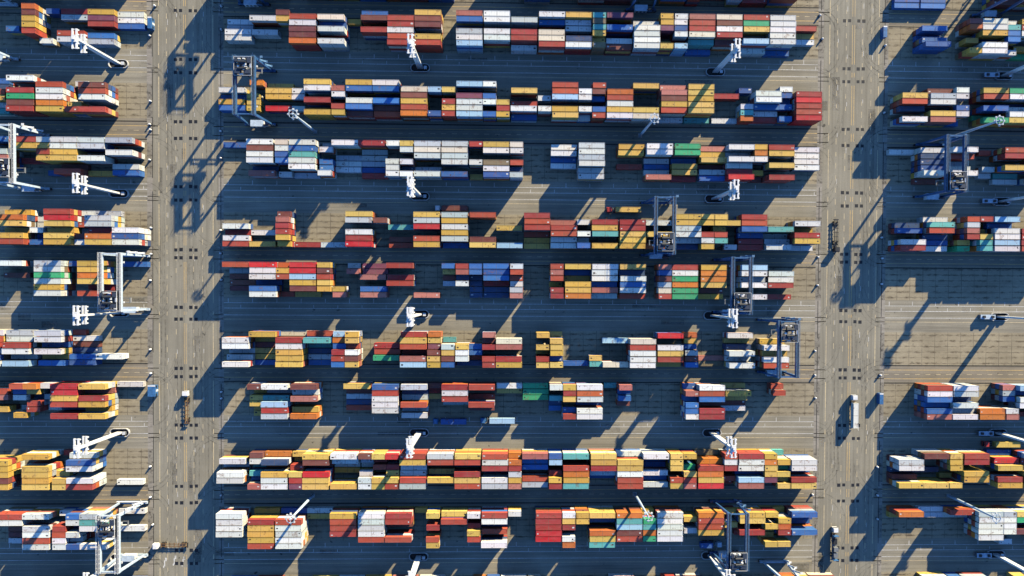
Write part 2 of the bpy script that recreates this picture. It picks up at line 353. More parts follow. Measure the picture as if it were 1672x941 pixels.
BAYS = '''L0 -265.00 2 B4M4..B4B2R4 - 0
L0 -258.19 4 ....N2..K3V2 - 0
L0 -245.25 4 Y2M3M4B3Y3V4 - 0
L0 -232.31 4 R2....V4Y4M4 - 0
L0 -219.37 2 ..M2K2R4M4R4 - 0
L0 -205.75 4 R4..N2K4B4M4 - 0
L0 -192.81 4 N4Y4R2..B2.. - 0
M0 -138.00 4 M2..M4M4N2M4 - 0
M0 -125.06 4 M4M3R4Y2Y3N4 - 0
M0 -112.12 2 N4V4R4R3B4K4 - 0
M0 -98.50 4 M4R4K2..M4B3 - 1
M0 -85.56 4 ..R4B3....V4 - 1
M0 -72.62 4 M3N2R4R4K3Y4 - 1
M0 -59.68 2 Y4V2V2N4K4M4 - 1
M0 -52.87 4 M2..R4..R2R4 - 1
M0 -39.93 4 K4R4Y4Y2B2B4 - 1
M0 -7.24 4 M4N4..K2.... - 0
M0 5.70 4 ..R3R3R4Y3M4 - 1
M0 18.64 4 ..N2B4K4R2.. - 0
M0 31.58 4 Y4....R4R3R3 - 1
M0 44.52 4 M4Y4M4N4M4M2 - 1
M0 57.46 4 Y3R4R4..B4.. - 1
M0 70.40 4 V4N4B2..K3R4 - 1
M0 83.34 2 R3....V4V3M4 - 1
M0 90.15 4 M4B4..N2B2.. - 1
M0 103.09 2 ....B4Y4K2R4 - 1
M0 109.90 4 M4N2M4Y4..R2 - 1
M0 122.84 4 R4N4Y3Y3M4M4 - 1
R0 185.70 4 ........B1B1 ,,,,,1 1
R0 198.60 4 ........B1B1 ,,,,,1 1
R0 230.70 4 ....M4R2R4M3 ,,,,,1 1
R0 243.64 4 M4R4M4R4R4M4 - 1
R0 256.58 2 ..R2..M2B2R4 - 0
R0 263.39 4 M3M4R4R2..B4 - 0
R0 276.33 4 ..B3M4B3R4M4 - 0
L1 -236.26 2 ......B2.... - 1
L1 -225.18 2 O4M4Y4Y4R4.. - 1
L1 -220.54 2 ..........W2 - 1
L1 -217.73 2 B2.......... - 1
L1 -210.87 4 R2G2....R3W3 ,1,,,1,1 1
L1 -198.50 4 Y2V2R2..B2G2 1,1,1,,1,1 1
L1 -186.13 4 W1W1B1...... 1,1,1,,, 1
M1 -135.08 4 ..W1G1W2W2.. ,,,,1, 1
M1 -122.63 4 ..W3..W2.... ,1,,1,, 1
M1 -110.26 2 M3Y3........ - 1
M1 -103.33 4 ..R4W4M4M4O4 ,1,1,1,1,1 1
M1 -90.20 4 ..C4B3W4N1W4 ,1,,1,,1 1
M1 -77.56 2 ..Y2........ - 1
M1 -70.40 4 B3M4..R4.... ,1,,1,, 1
M1 -58.03 4 ..R4R4W4R4R4 ,,,,,1 1
M1 -45.38 4 Y4M4M4Y1Y4R4 ,,1,,,1 1
M1 -26.07 4 P4B4..G4W4L4 ,1,,,,1 1
M1 -13.18 4 W4W4..W4W4.. ,1,,,1, 1
M1 -0.35 4 ..G4B1R4R4W2 ,1,,,1,1 1
M1 12.53 4 W4B3..C4C4R4 1,1,,,,1 1
M1 25.15 4 Y4W3W3..N4W4 1,,1,,,1 1
M1 37.92 2 T4K4T4Y4Y3K4 - 1
M1 44.57 4 V4..B4..W3M3 1,,1,,,1 1
M1 57.40 4 ..W3W4W4W4W4 ,,,,,1 1
M1 69.82 2 Y4Y4V4..Y2Y4 - 1
M1 76.47 2 W4W4B4W4..L4 - 1
M1 83.42 4 P4R4R4C4T3B1 ,,,1,1,1 1
M1 96.33 4 C4M4W4R4M3.. ,,,1,1, 1
M1 109.12 4 R4E4Y4..L4W2 ,,1,,1,1 1
M1 121.79 4 W4W4W4W4W4B1 ,,,,1,1 1
M1 134.16 4 ..R2Y1W1.... - 1
R1 196.27 4 ..B3B1B3B4.. ,1,,,1, 1
R1 217.53 2 P4O4..Y3..Y4 - 1
R1 223.77 4 W4W4Y4..W4W4 ,,1,,1,1 1
R1 236.14 2 W3T4B4B4..W3 - 1
R1 242.73 4 Y4R4W4..Y2E1 - 1
R1 256.12 4 Y3B4W4R3..G4 - 0
L2 -246.99 4 B2N2R3Y3W2T2 - 1
L2 -232.28 4 W4..R4E4M4R4 1,,1,1,1,1 1
L2 -218.93 4 ..R4W4W4O4Y4 ,1,1,1,1,1 1
L2 -205.91 2 W1......Y3R4 - 1
L2 -199.67 4 ..M4R4W4..R4 ,1,1,1,,1 1
M2 -137.97 4 ..W2B1Y2B2.. ,1,,,1, 1
M2 -124.84 2 ....Y2Y2Y2.. - 1
M2 -122.37 2 O3.......... - 1
M2 -116.13 4 Y1Y2Y2..S2.. ,,1,,1, 1
M2 -103.76 2 ..W2W2..W2.. - 1
M2 -96.55 4 Y4W4..R4Y1Y4 ,1,,1,,1 1
M2 -83.84 2 ..P4W4..R4Y4 - 1
M2 -77.20 4 Y4B4..W4B4M3 ,1,,,1,1 1
M2 -64.76 4 W4B4..B4M3R3 ,1,,1,,1 1
M2 -51.70 4 ..C4M4Y4R4O4 ,,,,,1 1
M2 -39.02 2 ..L4......B4 - 1
M2 -32.47 2 ..Y4..R4Y4R4 - 1
M2 -25.91 4 L4..V4W4W4L4 1,,,,,1 1
M2 -13.34 2 W4..B4W4..B4 - 1
M2 -7.05 2 ......Y4R4Y4 - 1
M2 -0.32 4 ..Y4..R3W4B2 ,1,,,1, 1
M2 12.44 2 ....W3..W4.. - 1
M2 19.04 4 R4R4L4..Y4Y4 ,,1,,,1 1
M2 31.55 2 ..W4W4..W4W2 - 1
M2 38.03 2 R4M4B3..B4R4 - 1
M2 44.81 4 ..O4R4W4Y4W4 ,,,,,1 1
M2 57.18 4 Y4......Y4C4 1,,,,,1 1
M2 70.39 4 P3P4M4Y4R4W1 ,,,,1, 1
M2 83.15 4 Y4Y4Y4Y4Y4T1 ,,,,1, 1
M2 96.70 4 ..R2......W1 ,,,,,1 1
M2 109.07 2 B2....W3T3O3 - 1
M2 115.31 4 ..W4W4B3W2R2 ,,1,1,, 1
M2 127.68 2 W3B3B2B3..B3 - 1
M2 134.67 4 ..R4S4R4R4S4 ,,,1,,1 1
R2 185.54 4 ..Y4R4N3..W4 ,1,1,1,,1 1
R2 199.12 4 M3G4W4..Y4P4 ,,1,,,1 1
R2 211.54 2 W4W4..B4W4B1 - 1
R2 224.76 4 Y4R4..B4E1E4 1,1,,1,,1 1
R2 237.35 4 E4W4N1W3W4Y4 - 1
R2 250.44 4 W4R4B3..R4Y4 - 1
L3 -244.25 4 B4..G4P4R3.. - 1
L3 -231.26 4 R4Y4..R1.... ,1,,,, 1
L3 -218.89 2 G4Y4R4Y4..B1 - 1
L3 -212.65 4 W4W4Y4Y4M1R3 1,1,1,1,,1 1
L3 -200.21 4 G4G4..W4..Y1 1,1,,1,, 1
L3 -187.42 4 G4..W4..W2B2 1,,1,,1,1 1
M3 -136.87 4 B1.......... - 1
M3 -123.04 4 W4M4W4W4N1P3 1,1,1,1,,1 1
M3 -109.80 2 C4W4B4B4..W2 - 1
M3 -103.56 4 W4B4T4W4W4G1 1,1,1,1,1, 1
M3 -90.04 2 G1W3..B3B3W4 - 1
M3 -83.80 4 W4..G1W1W1.. 1,,,,, 1
M3 -71.43 4 R4G1W1G1B1R1 1,,,,, 1
M3 -58.57 2 W4....W4W4W4 - 1
M3 -52.03 2 Y4G4..G4N2W4 - 1
M3 -45.48 4 G4C4G4..W2W4 ,,1,,, 1
M3 -32.65 4 G4C4G4W4..B4 - 1
M3 -19.79 2 R4....W4..Y1 - 1
M3 -13.21 4 Y4W4..K4W4B4 - 1
M3 -0.61 2 C4W4..R4N3G4 - 1
M3 18.88 4 W2W2B1W1.... - 1
M3 31.74 4 G4W4G4W4G3W3 - 1
M3 50.80 4 Y3Y3..R1.... - 1
M3 63.97 4 W4W4W1B1W1P3 ,1,,,, 1
M3 77.02 4 E4E4B1Y2Y2R1 - 1
M3 90.29 4 P2Y2Y3M1G2B2 - 1
M3 102.66 4 W4W2W4W3R3S4 1,,,,, 1
M3 115.03 2 Y4O4W4..Y2M1 - 1
M3 121.89 4 R4Y4..Y4..R4 - 1
M3 136.19 4 W2W2W2W2.... - 1
R3 183.99 4 W1.......... 1,,,,, 1
R3 196.36 4 G3N3N3B3W4M1 ,1,,,1, 1
R3 210.20 4 W4R3G1W2W4.. 1,1,,,1, 1
R3 228.30 2 R1....G2W1.. - 1
R3 235.59 4 R4R4..Y4T1W1 - 1
R3 248.84 4 R4Y4W3B4..O4 - 1
L4 -237.28 4 Y2O4Y4Y2Y4R4 - 1
L4 -223.94 2 ..W1W1W3B1B3 - 1
L4 -215.65 4 R4S4Y4Y3Y4Y4 1,1,1,1,1, 1
L4 -203.28 2 W1.......... - 1
L4 -203.28 2 ..M1R2W1M3W3 - 1
L4 -197.04 4 G1G4G4R3O4Y4 ,1,,,, 1
L4 -184.67 4 ......W4B4W4 ,,,1,, 1
M4 -136.20 4 ....W2R1W2R2 - 1
M4 -123.83 4 ......W1..Y2 - 1
M4 -109.52 2 M3P4R4R4Y4Y3 - 1
M4 -103.28 4 ..........R1 - 1
M4 -90.91 4 ..........G1 - 1
M4 -77.25 4 Y4G4..W4R4S4 - 1
M4 -64.18 2 ..M4........ - 1
M4 -58.48 4 ....T2..M1R1 - 1
M4 -45.66 4 Y4G4S4..R4Y4 - 1
M4 -32.53 4 G4Y4W4Y4G4B1 - 1
M4 -19.45 4 R4......M3Y4 - 1
M4 -6.81 4 ....Y2....L3 - 1
M4 6.18 4 R4R4R4R1Y1Y1 - 1
M4 18.84 4 ..P2R4R4W3W3 - 1
M4 31.25 2 ..W3..W4W2B4 - 1
M4 38.18 4 ..R4Y4T4..Y4 - 1
M4 51.34 4 ..R4R4Y4Y4Y4 - 1
M4 64.24 4 ..W3..Y4..O3 - 1
M4 77.75 4 Y4Y4G4G4W3N2 - 1
M4 90.12 2 Y4Y4..R4G4Y4 - 1
M4 96.36 2 Y4Y4Y3R4T4.. - 1
M4 102.60 2 ..Y4......W2 - 1
M4 109.24 4 R4R4B4B2R2R2 - 1
M4 121.96 4 ....T4W1G2G3 - 1
M4 134.57 4 ..W4Y1R4Y4W1 - 1
R4 185.52 4 ..N2B3..W4R4 - 1
R4 199.44 4 W2T4R4N2B2W2 - 1
R4 214.61 2 ........Y3E3 - 1
R4 217.84 2 R4G4P4R4.... - 1
R4 224.08 2 R4..Y2Y4T4T4 - 1
R4 231.22 4 L4B2W4W4L4W4 - 1
R4 244.34 4 ....R4R4R4R4 - 1
R4 257.48 4 W4Y3R4..B4R4 - 0
L5 -239.74 4 W3..M1...... - 1
L5 -220.23 4 G4W4E4W4Y4W4 1,,,,1,1 1
L5 -207.86 2 B2.......... - 1
L5 -200.56 4 Y4Y4O4Y4R1R4 ,,1,,, 1
L5 -185.01 4 B1.......... - 1
M5 -134.08 4 R4G1M1M1M1.. - 1
M5 -121.71 4 S4W4W4B1B4W4 - 1
M5 -109.34 2 O3Y4R4....R1 - 1
M5 -103.10 4 S4S4L4Y4M4Y1 - 1
M5 -90.41 2 Y4M4R4Y4Y4.. - 1
M5 -83.89 2 ........Y3P3 - 1
M5 -77.96 2 W1P2........ - 1
M5 -70.99 4 V1V1P3..B3P3 - 1
M5 -58.15 4 R4..R3R4.... - 1
M5 -46.08 4 ..........P2 - 1
M5 -32.58 2 B3Y2M1G1.... - 1
M5 -26.08 2 R3P3N2W3.... - 1
M5 -19.72 2 B3B3N1N1N1N1 - 1
M5 -13.06 4 B3B3B3R1N1N1 - 1
M5 -0.31 2 G4R4R3W3G4P4 - 1
M5 18.70 2 R4P4R4Y1R4R4 - 1
M5 25.63 4 Y4B2Y2Y4Y4O4 - 1
M5 38.35 4 W4W4W4B3P4G3 - 1
M5 51.67 4 Y4N3W4B4W4R3 - 1
M5 69.97 2 P4B4M4G4C4R4 - 1
M5 76.37 4 R4W4E4O4E4E4 - 1
M5 89.92 4 Y4O4O4Y4M2Y2 - 1
M5 109.49 4 L4W4G3W4..W4 - 1
M5 123.28 4 ..G3W3R3..R2 - 1
L6 -248.17 4 W3R4R4W3B4W4 - 1
L6 -234.86 4 G3W3R4W4W2L4 ,,1,1,,1 1
L6 -220.21 4 G4W4B2W4Y2B3 1,1,1,1,,1 1
L6 -207.84 2 R1.......... - 1
L6 -207.74 4 ..W1M1N1B2B2 ,,,1,, 1
L6 -195.37 4 ........W2.. - 1
M6 -134.40 4 ..W4W4W1W2W4 ,,,,,1 1
M6 -121.98 4 Y4Y1M1Y1Y1B1 - 1
M6 -109.61 4 C1R4W4Y4Y4Y4 ,,1,,, 1
M6 -96.78 4 R2T4T1N1W1B1 - 1
M6 -83.71 2 L3O3B3R4R4B4 - 1
M6 -77.45 2 Y4Y4R3W4M4Y4 - 1
M6 -64.90 4 ....R2R2E3.. - 1
M6 -51.79 4 R3Y4R4R1P4L4 - 1
M6 -39.03 2 O3Y3V3M4Y4Y4 - 1
M6 -32.44 2 ..T1G4Y4M4B4 - 1
M6 -25.73 2 ....Y4W4W4N1 - 1
M6 -19.49 2 ....B3B3R1N1 - 1
M6 -13.21 2 P4M3R4..R4R4 - 1
M6 -6.76 4 ..C4P4..R4Y4 - 1
M6 12.26 2 Y4..Y4Y1R4Y4 - 1
M6 18.78 2 Y1Y4Y4Y4B3Y4 - 1
M6 25.61 4 ..........B1 - 1
M6 37.98 2 ........Y2T2 - 1
M6 44.22 4 ..L2......C3 - 1
M6 56.59 4 ..C4R4W4W4W4 - 1
M6 69.66 4 S4..W4Y4R4Y2 - 1
M6 83.64 2 O2Y2B2G3M3B3 - 1
M6 91.49 4 ........P1K1 - 1
M6 103.86 4 W3Y1N2W4W2W4 - 1
M6 120.39 4 ..Y2W4Y3W4R4 - 1
L7 -246.54 4 ..R3P3..Y3.. - 1
L7 -231.81 2 R4B3W3..G1Y3 - 1
L7 -225.55 2 O4Y3N1R3R3.. - 1
L7 -219.31 2 W3..G2W1W1.. - 1
L7 -213.07 4 S4S4Y4R4N1R4 ,1,1,,,1 1
L7 -200.28 4 Y4M2R4Y4Y2Y4 1,,1,1,,1 1
L7 -187.23 4 W1.......... - 1
M7 -122.67 2 M4Y1Y3Y3Y1Y1 - 1
M7 -116.33 4 W4W1T3L4R4G4 1,,1,1,1, 1
M7 -102.73 4 M4W3P4..Y3O4 1,,1,,,1 1
M7 -78.65 4 Y3M1W1N1R1.. - 1
M7 -64.87 4 B4R4W4W4W4.. - 1
M7 -51.43 4 G4N2G2R4G2W3 ,,,,,1 1
M7 -39.06 2 M2R1Y1...... - 1
M7 -32.24 4 R4W4R4G1.... - 1
M7 -19.60 4 R4..R1R4M1.. - 1
M7 -6.47 4 W2Y1........ - 1
M7 6.14 4 E2E2E2...... - 1
M7 18.67 2 W4..T3N1B1.. - 1
M7 25.13 2 Y4R4Y4..B3R4 - 1
M7 31.67 4 W4O4W4B1W4W4 - 1
M7 45.39 2 T1.......... - 1
M7 51.63 2 P4B2B3M2.... - 1
M7 83.30 2 B2P4B3B4B4W4 - 1
M7 89.73 4 W4R4B4M2R4R4 - 1
M7 102.32 4 Y1Y4Y2M1W1.. - 1
M7 126.17 2 R2R3........ - 1
R7 199.66 4 R4W4B4B3B4P4 1,,1,,1, 1
R7 212.26 4 W4W4N2W4W3W4 ,,,1,, 1
R7 225.39 4 ........O4O4 ,,,,1, 1
R7 238.24 2 P3G3B3..W4P4 - 1
R7 244.83 4 L4B2W4W4..R1 - 1
R7 258.02 4 R4W3Y4..W4W3 - 0
L8 -244.67 4 ..Y4Y4Y4M4Y4 - 1
L8 -226.16 4 Y4..Y4Y4Y4Y4 1,,1,1,1,1 1
L8 -212.35 2 R1....Y3Y4Y4 - 1
L8 -206.08 4 G3B4W4..W4R4 1,1,1,,1,1 1
L8 -187.46 4 ..........W1 ,,,,,1 1
M8 -136.88 4 ..W3W1W4W4.. ,1,,1,1, 1
M8 -122.73 2 M3W3T1T3B2P4 - 1
M8 -116.35 4 O2N4O1Y4W4W4 1,1,,1,1,1 1
M8 -103.43 2 Y2Y1R3Y4R4V4 - 1
M8 -97.14 4 Y4M4M1S4Y4Y4 1,1,,1,1,1 1
M8 -84.07 4 W4W3W1Y1..Y4 1,,,,,1 1
M8 -71.23 2 M4G2W1W3G4W4 - 1
M8 -64.80 2 Y4R2R3..Y4Y4 - 1
M8 -58.50 2 S4..R3Y3Y4R4 - 1
M8 -51.77 4 R4Y4W3W3R4G4 1,,,,1, 1
M8 -38.84 4 G4R4M1Y2Y4.. 1,,,1,1, 1
M8 -26.08 4 Y4R4N1R4Y4R4 1,,,1,, 1
M8 -13.12 4 R4W4R4B1W4G4 1,,,,1, 1
M8 -0.57 2 O3O4R4G4Y4P4 - 1
M8 5.94 4 P4B3B3..R3G3 1,,,,1, 1
M8 18.56 2 B4L4..R3Y4R4 - 1
M8 25.34 4 T4..R4O4Y4T4 1,,1,,, 1
M8 38.40 4 Y4Y4R4G3B1.. 1,,,,, 1
M8 51.05 4 W2Y4Y4W4R4R4 - 1
M8 63.44 4 W4B1B1W3B2W3 1,,,,, 1
M8 76.29 2 Y4Y4Y4..R4Y4 - 1
M8 82.72 2 Y4..E3Y4R4P4 - 1
M8 89.60 4 K1O3R4O4Y4S4 ,1,1,,, 1
M8 102.21 2 R4W4R4..R3R1 - 1
M8 108.97 4 R4W4W4B2L4P4 ,,,,1, 1
M8 121.46 2 Y4O4Y4Y4V4.. - 1
M8 127.70 2 T1Y4E3Y4Y3Y4 - 1
M8 134.43 4 ..W4W4B1R4Y4 ,1,,,1, 1
R8 186.25 4 ..G4W4N1M2Y4 ,1,,,,1 1
R8 198.62 4 M4....N1..Y4 1,,,,,1 1
R8 211.27 2 Y4Y4Y4..Y1Y4 - 1
R8 218.14 4 R4R4..Y4Y4.. ,,,1,, 1
R8 234.60 4 B1S3Y4..R4Y4 ,1,1,,1,1 1
R8 247.79 4 W4R3..Y4O4Y4 - 1
L9 -238.45 4 R4W4R1M1M1W1 - 1
L9 -226.08 4 W4..W4W4R4W4 1,,1,1,1,1 1
L9 -212.49 2 W2..R4R4W4W4 - 1
L9 -206.22 2 B4W4B2W4W3B4 - 1
L9 -199.98 4 G4T4W4R1R1W4 1,1,1,,1,1 1
L9 -186.58 4 W1....W1.... 1,,,1,, 1
M9 -137.18 4 W4W4W4W4.... 1,1,1,1,, 1
M9 -122.61 4 Y1R4Y4Y4Y4R4 1,1,1,1,,1 1
M9 -109.68 4 B1R4W4W4W4W4 1,1,1,,1,1 1
M9 -97.31 4 W1Y1........ 1,,,,, 1
M9 -84.33 4 Y4R4R4R4R1.. 1,1,,1,, 1
M9 -71.18 4 W4G4W4W4R4.. 1,,,,, 1
M9 -58.44 4 R4R4M2..R4.. 1,,,,1, 1
M9 -45.82 2 Y1.......... - 1
M9 -39.21 2 Y4..R4..R4Y4 - 1
M9 -32.30 4 Y3R4........ 1,1,,,, 1
M9 -19.92 2 W4..R3Y4R4.. - 1
M9 -13.28 4 R4W4N2R3..W4 1,,,1,,1 1
M9 -0.58 2 W3.......... - 1
M9 12.46 4 R4R4R4S4S4M1 1,,,,, 1
M9 25.14 2 W4Y4R4..W4O4 - 1
M9 31.62 2 Y4Y4........ - 1
M9 38.02 4 Y4N3..O4Y4T4 1,,,1,, 1
M9 50.98 4 O4T4L4M4R4.. 1,,,,, 1
M9 63.53 2 Y2E4T4O4E4.. - 1
M9 70.28 4 W4W4W4W4W4.. 1,,,,, 1
M9 83.68 2 ..Y3..W3.... - 1
M9 89.92 4 O4R4R4Y4.... 1,,,,, 1
M9 103.51 2 Y2..Y3...... - 1
M9 109.75 4 Y4Y4..R4R1.. 1,,,1,, 1
M9 122.12 2 Y4..Y4Y2Y2Y4 - 1
M9 128.36 2 Y1Y4O4R4..Y4 - 1
M9 134.90 4 B4B2B1B4.... 1,,,1,, 1
R9 186.50 4 O4Y1........ 1,,,,, 1
R9 200.88 4 W1G1........ - 1
R9 213.25 4 R3W1........ 1,,,,, 1
R9 225.62 4 G4W4W4W4W4.. 1,,1,,1, 1
R9 237.99 2 G4W4W4W4..W3 - 1
R9 244.23 4 Y4E4N2M4.... - 1
R9 256.60 4 W4R4Y4B3..W3 - 0
L10 -265.00 4 O2..Y2....O2 - 0
L10 -252.06 2 ....M4....R2 - 0
L10 -245.25 4 B4M3M3R4R3K4 - 0
L10 -232.31 4 ..W4..Y4..R4 - 0
L10 -219.37 2 B4..O4..K4B2 - 0
L10 -212.56 4 R4W3W2B4B4K4 - 0
L10 -199.62 4 ..W3..Y3.... - 0
L10 -186.68 4 B4M4....W2W4 - 0
M10 -134.00 4 B2O2C4Y4M3O4 - 1
M10 -121.06 4 R2..B4W4..Y3 - 1
M10 -108.12 4 ....R4C4.... - 0
M10 -95.18 4 C4Y4....C4Y3 - 1
M10 -82.24 4 C2W2..W4..M4 - 1
M10 -69.30 4 M4W3..M4..Y3 - 1
M10 -56.36 4 B4R4..Y4B4W4 - 1
M10 -43.42 4 W4..R4..R3W4 - 1
M10 -17.54 2 O4..B4..Y2Y4 - 1
M10 -10.73 2 R4W4C3C3C2R4 - 1
M10 -3.92 4 W4Y4W4..W4.. - 1
M10 9.02 2 Y2..C4...... - 1
M10 28.77 2 ..Y3C4O4R4.. - 0
M10 35.58 4 ..W4W3O3W4Y4 - 0
M10 48.52 4 Y4..C3....W3 - 1
M10 61.46 4 ..Y4O4W2Y3Y3 - 0
M10 74.40 2 R2..Y3Y3C4B2 - 1
M10 81.21 4 M2B4W4W4.... - 1
M10 94.15 4 ....B4W4..Y4 - 0
M10 107.09 4 ..W4B2Y4Y4O2 - 0
M10 120.03 4 ....O2..W4.. - 0
M10 132.97 2 O3R4R2M3Y3R2 - 1
M10 139.78 2 Y2C4....W4B4 - 1
M10 146.59 4 C4C3..Y3Y2.. - 1
R10 189.00 4 ..W4Y3W4B4.. - 0
R10 201.94 4 Y4..Y4B4Y4Y2 - 1
R10 214.88 2 B2W4W4Y2..B3 - 1
R10 221.69 4 B3..Y4..B4W2 - 1
R10 247.57 2 Y2B2W4W2.... - 1
R10 254.38 4 Y2B2..B4Y3B4 - 0
R10 267.32 4 ..B4..Y4Y4W2 - 0
R10 280.26 2 Y2B3W3Y2Y4Y4 - 0'''
rr = random.Random(5)
class CB:
    def __init__(s): s.v=[]; s.f=[]; s.uv=[]; s.c=[]
    def box(s, x0,x1,y0,y1,z0,z1, col, cx):
        n=len(s.v); s.v += [(x0,y0,z0),(x1,y0,z0),(x1,y1,z0),(x0,y1,z0),(x0,y0,z1),(x1,y0,z1),(x1,y1,z1),(x0,y1,z1)]
        for q in ((3,2,1,0),(4,5,6,7),(0,1,5,4),(1,2,6,5),(2,3,7,6),(3,0,4,7)):
            s.f.append(tuple(n+i for i in q))
            for i in q:
                p=s.v[n+i]; end = q in ((1,2,6,5),(3,0,4,7))
                s.uv += [(p[1]*.35+40.3) if end else p[0]-cx, p[2]]; s.c += [col[0],col[1],col[2],1.]
    def container(s, x0, L, y, z, col, frame=True):
        x1=x0+L; cx=(x0+x1)/2; y0=y-HW; y1=y+HW; z1=z+CH
        if L < 7: cx += 50.3
        if not frame: s.box(x0,x1,y0,y1,z,z1,col,cx); return
        s.box(x0+.06,x1-.06,y0+.05,y1-.05,z+.05,z1-.06,col,cx)
        lt=[min(.85,c*1.08+.015) for c in col]; w=.15
        for yy in (y0,y1-w):
            s.box(x0+w,x1-w,yy,yy+w,z1-w,z1,lt,cx+50); s.box(x0+w,x1-w,yy,yy+w,z,z+w,lt,cx+50)
            for xx in (x0,x1-w): s.box(xx,xx+w,yy,yy+w,z,z1,lt,cx+50)
        for xx in (x0,x1-w):
            s.box(xx,xx+w,y0+w,y1-w,z1-w,z1,lt,cx+50); s.box(xx,xx+w,y0+w,y1-w,z,z+w,lt,cx+50)
        if rr.random() < .35:
            e = rr.choice((x0+.5,x1-1.5)); yy = y+rr.uniform(-.7,.2); dk = (.03,.03,.03) if col[1] > .3 else (.6,.58,.55)
            s.box(e,e+rr.uniform(.5,1.1),yy,yy+rr.uniform(.4,.75),z1-.059,z1-.05,dk,cx+50)
        # door posts and lock rods on the east end
        for k in (-.62,-.22,.22,.62): s.box(x1-.06,x1-.015,y+k-.03,y+k+.03,z+w,z1-w,lt,cx+50)
    def mesh(s, name):
        me=bpy.data.meshes.new(name); me.from_pydata(s.v,[],s.f); me.uv_layers.new(name='UVMap').data.foreach_set('uv',s.uv)
        a=me.color_attributes.new('col','FLOAT_COLOR','CORNER'); a.data.foreach_set('color',s.c); me.materials.append(CONT); return me
def jit(c, r):
    b=r.uniform(.84,1.1); m=r.uniform(0,.03); k=r.random(); base=COL[c]
    if c in VARY: base=[x*(1-k)+y*k for x,y in zip(*VARY[c])]
    return [min(.84,max(.01,(x*(1-m)+.45*m)*b*r.uniform(.95,1.05))) for x in base]

def single_container(x0, L, y, z, c, label, group, r):
    cb=CB(); cb.container(-L/2, L, 0, 0, jit(c,r), True)
    o=bpy.data.objects.new('shipping_container', cb.mesh('shipping_container')); C.objects.link(o); o.location=(x0+L/2,y,z)
    return tag(o, label, 'container', group)

stuff = CB(); order = {}
for ln in BAYS.split('\n'):
    w = ln.split(); yard = w[0][0]; row = int(w[0][1:]); x0 = float(w[1]); L = 12.19 if w[2]=='4' else 6.06
    masks = w[4].split(',') if w[4] != '-' else ['']*6
    if w[5]=='1': order[(yard,row)] = order.get((yard,row),0)+1
    nb = order.get((yard,row),1)
    toks = [w[3][2*i:2*i+2] for i in range(6)]
    hs = [0 if t=='..' else int(t[1]) for t in toks]
    for l, t in enumerate(toks):
        if t == '..': continue
        n = hs[l]; y = ROWY[row][0] + (ROWY[row][1]-ROWY[row][0])*l/5
        for k in range(n):
            top = k == n-1; c = t[0] if top else rr.choice(POOL)
            if not top and rr.random() < .3: c = t[0]
            xx = x0 + rr.uniform(-.13,.13); yy = y + rr.uniform(-.06,.06); z = .02 + k*TH
            idx = n-1-k
            if idx < len(masks[l]) and masks[l][idx]=='1':
                lane = ORD[l+1]
                size = 'long' if L > 7 else 'short'
                near = ''
                if l > 0 and hs[l-1]: near = ' beside %s' % CNAME[toks[l-1][0]]
                elif l < 5 and hs[l+1]: near = ' beside %s' % CNAME[toks[l+1][0]]
                lab = '%s %s container%s, %s lane of %s bay, %s row, %s yard' % (CNAME[c], size, near, lane, ORD[nb], ORD[row], YARD[yard])
                single_container(xx, L, yy, z, c, lab, 'containers stacked in the yard rows', rr)
            else:
                stuff.container(xx, L, yy, z, jit(c,rr), top)
o = bpy.data.objects.new('stacked_containers', stuff.mesh('stacked_containers')); C.objects.link(o); tag(o, kind='stuff')
o['label'] = 'remaining containers filling the stacks of every row'; o['category'] = 'containers'

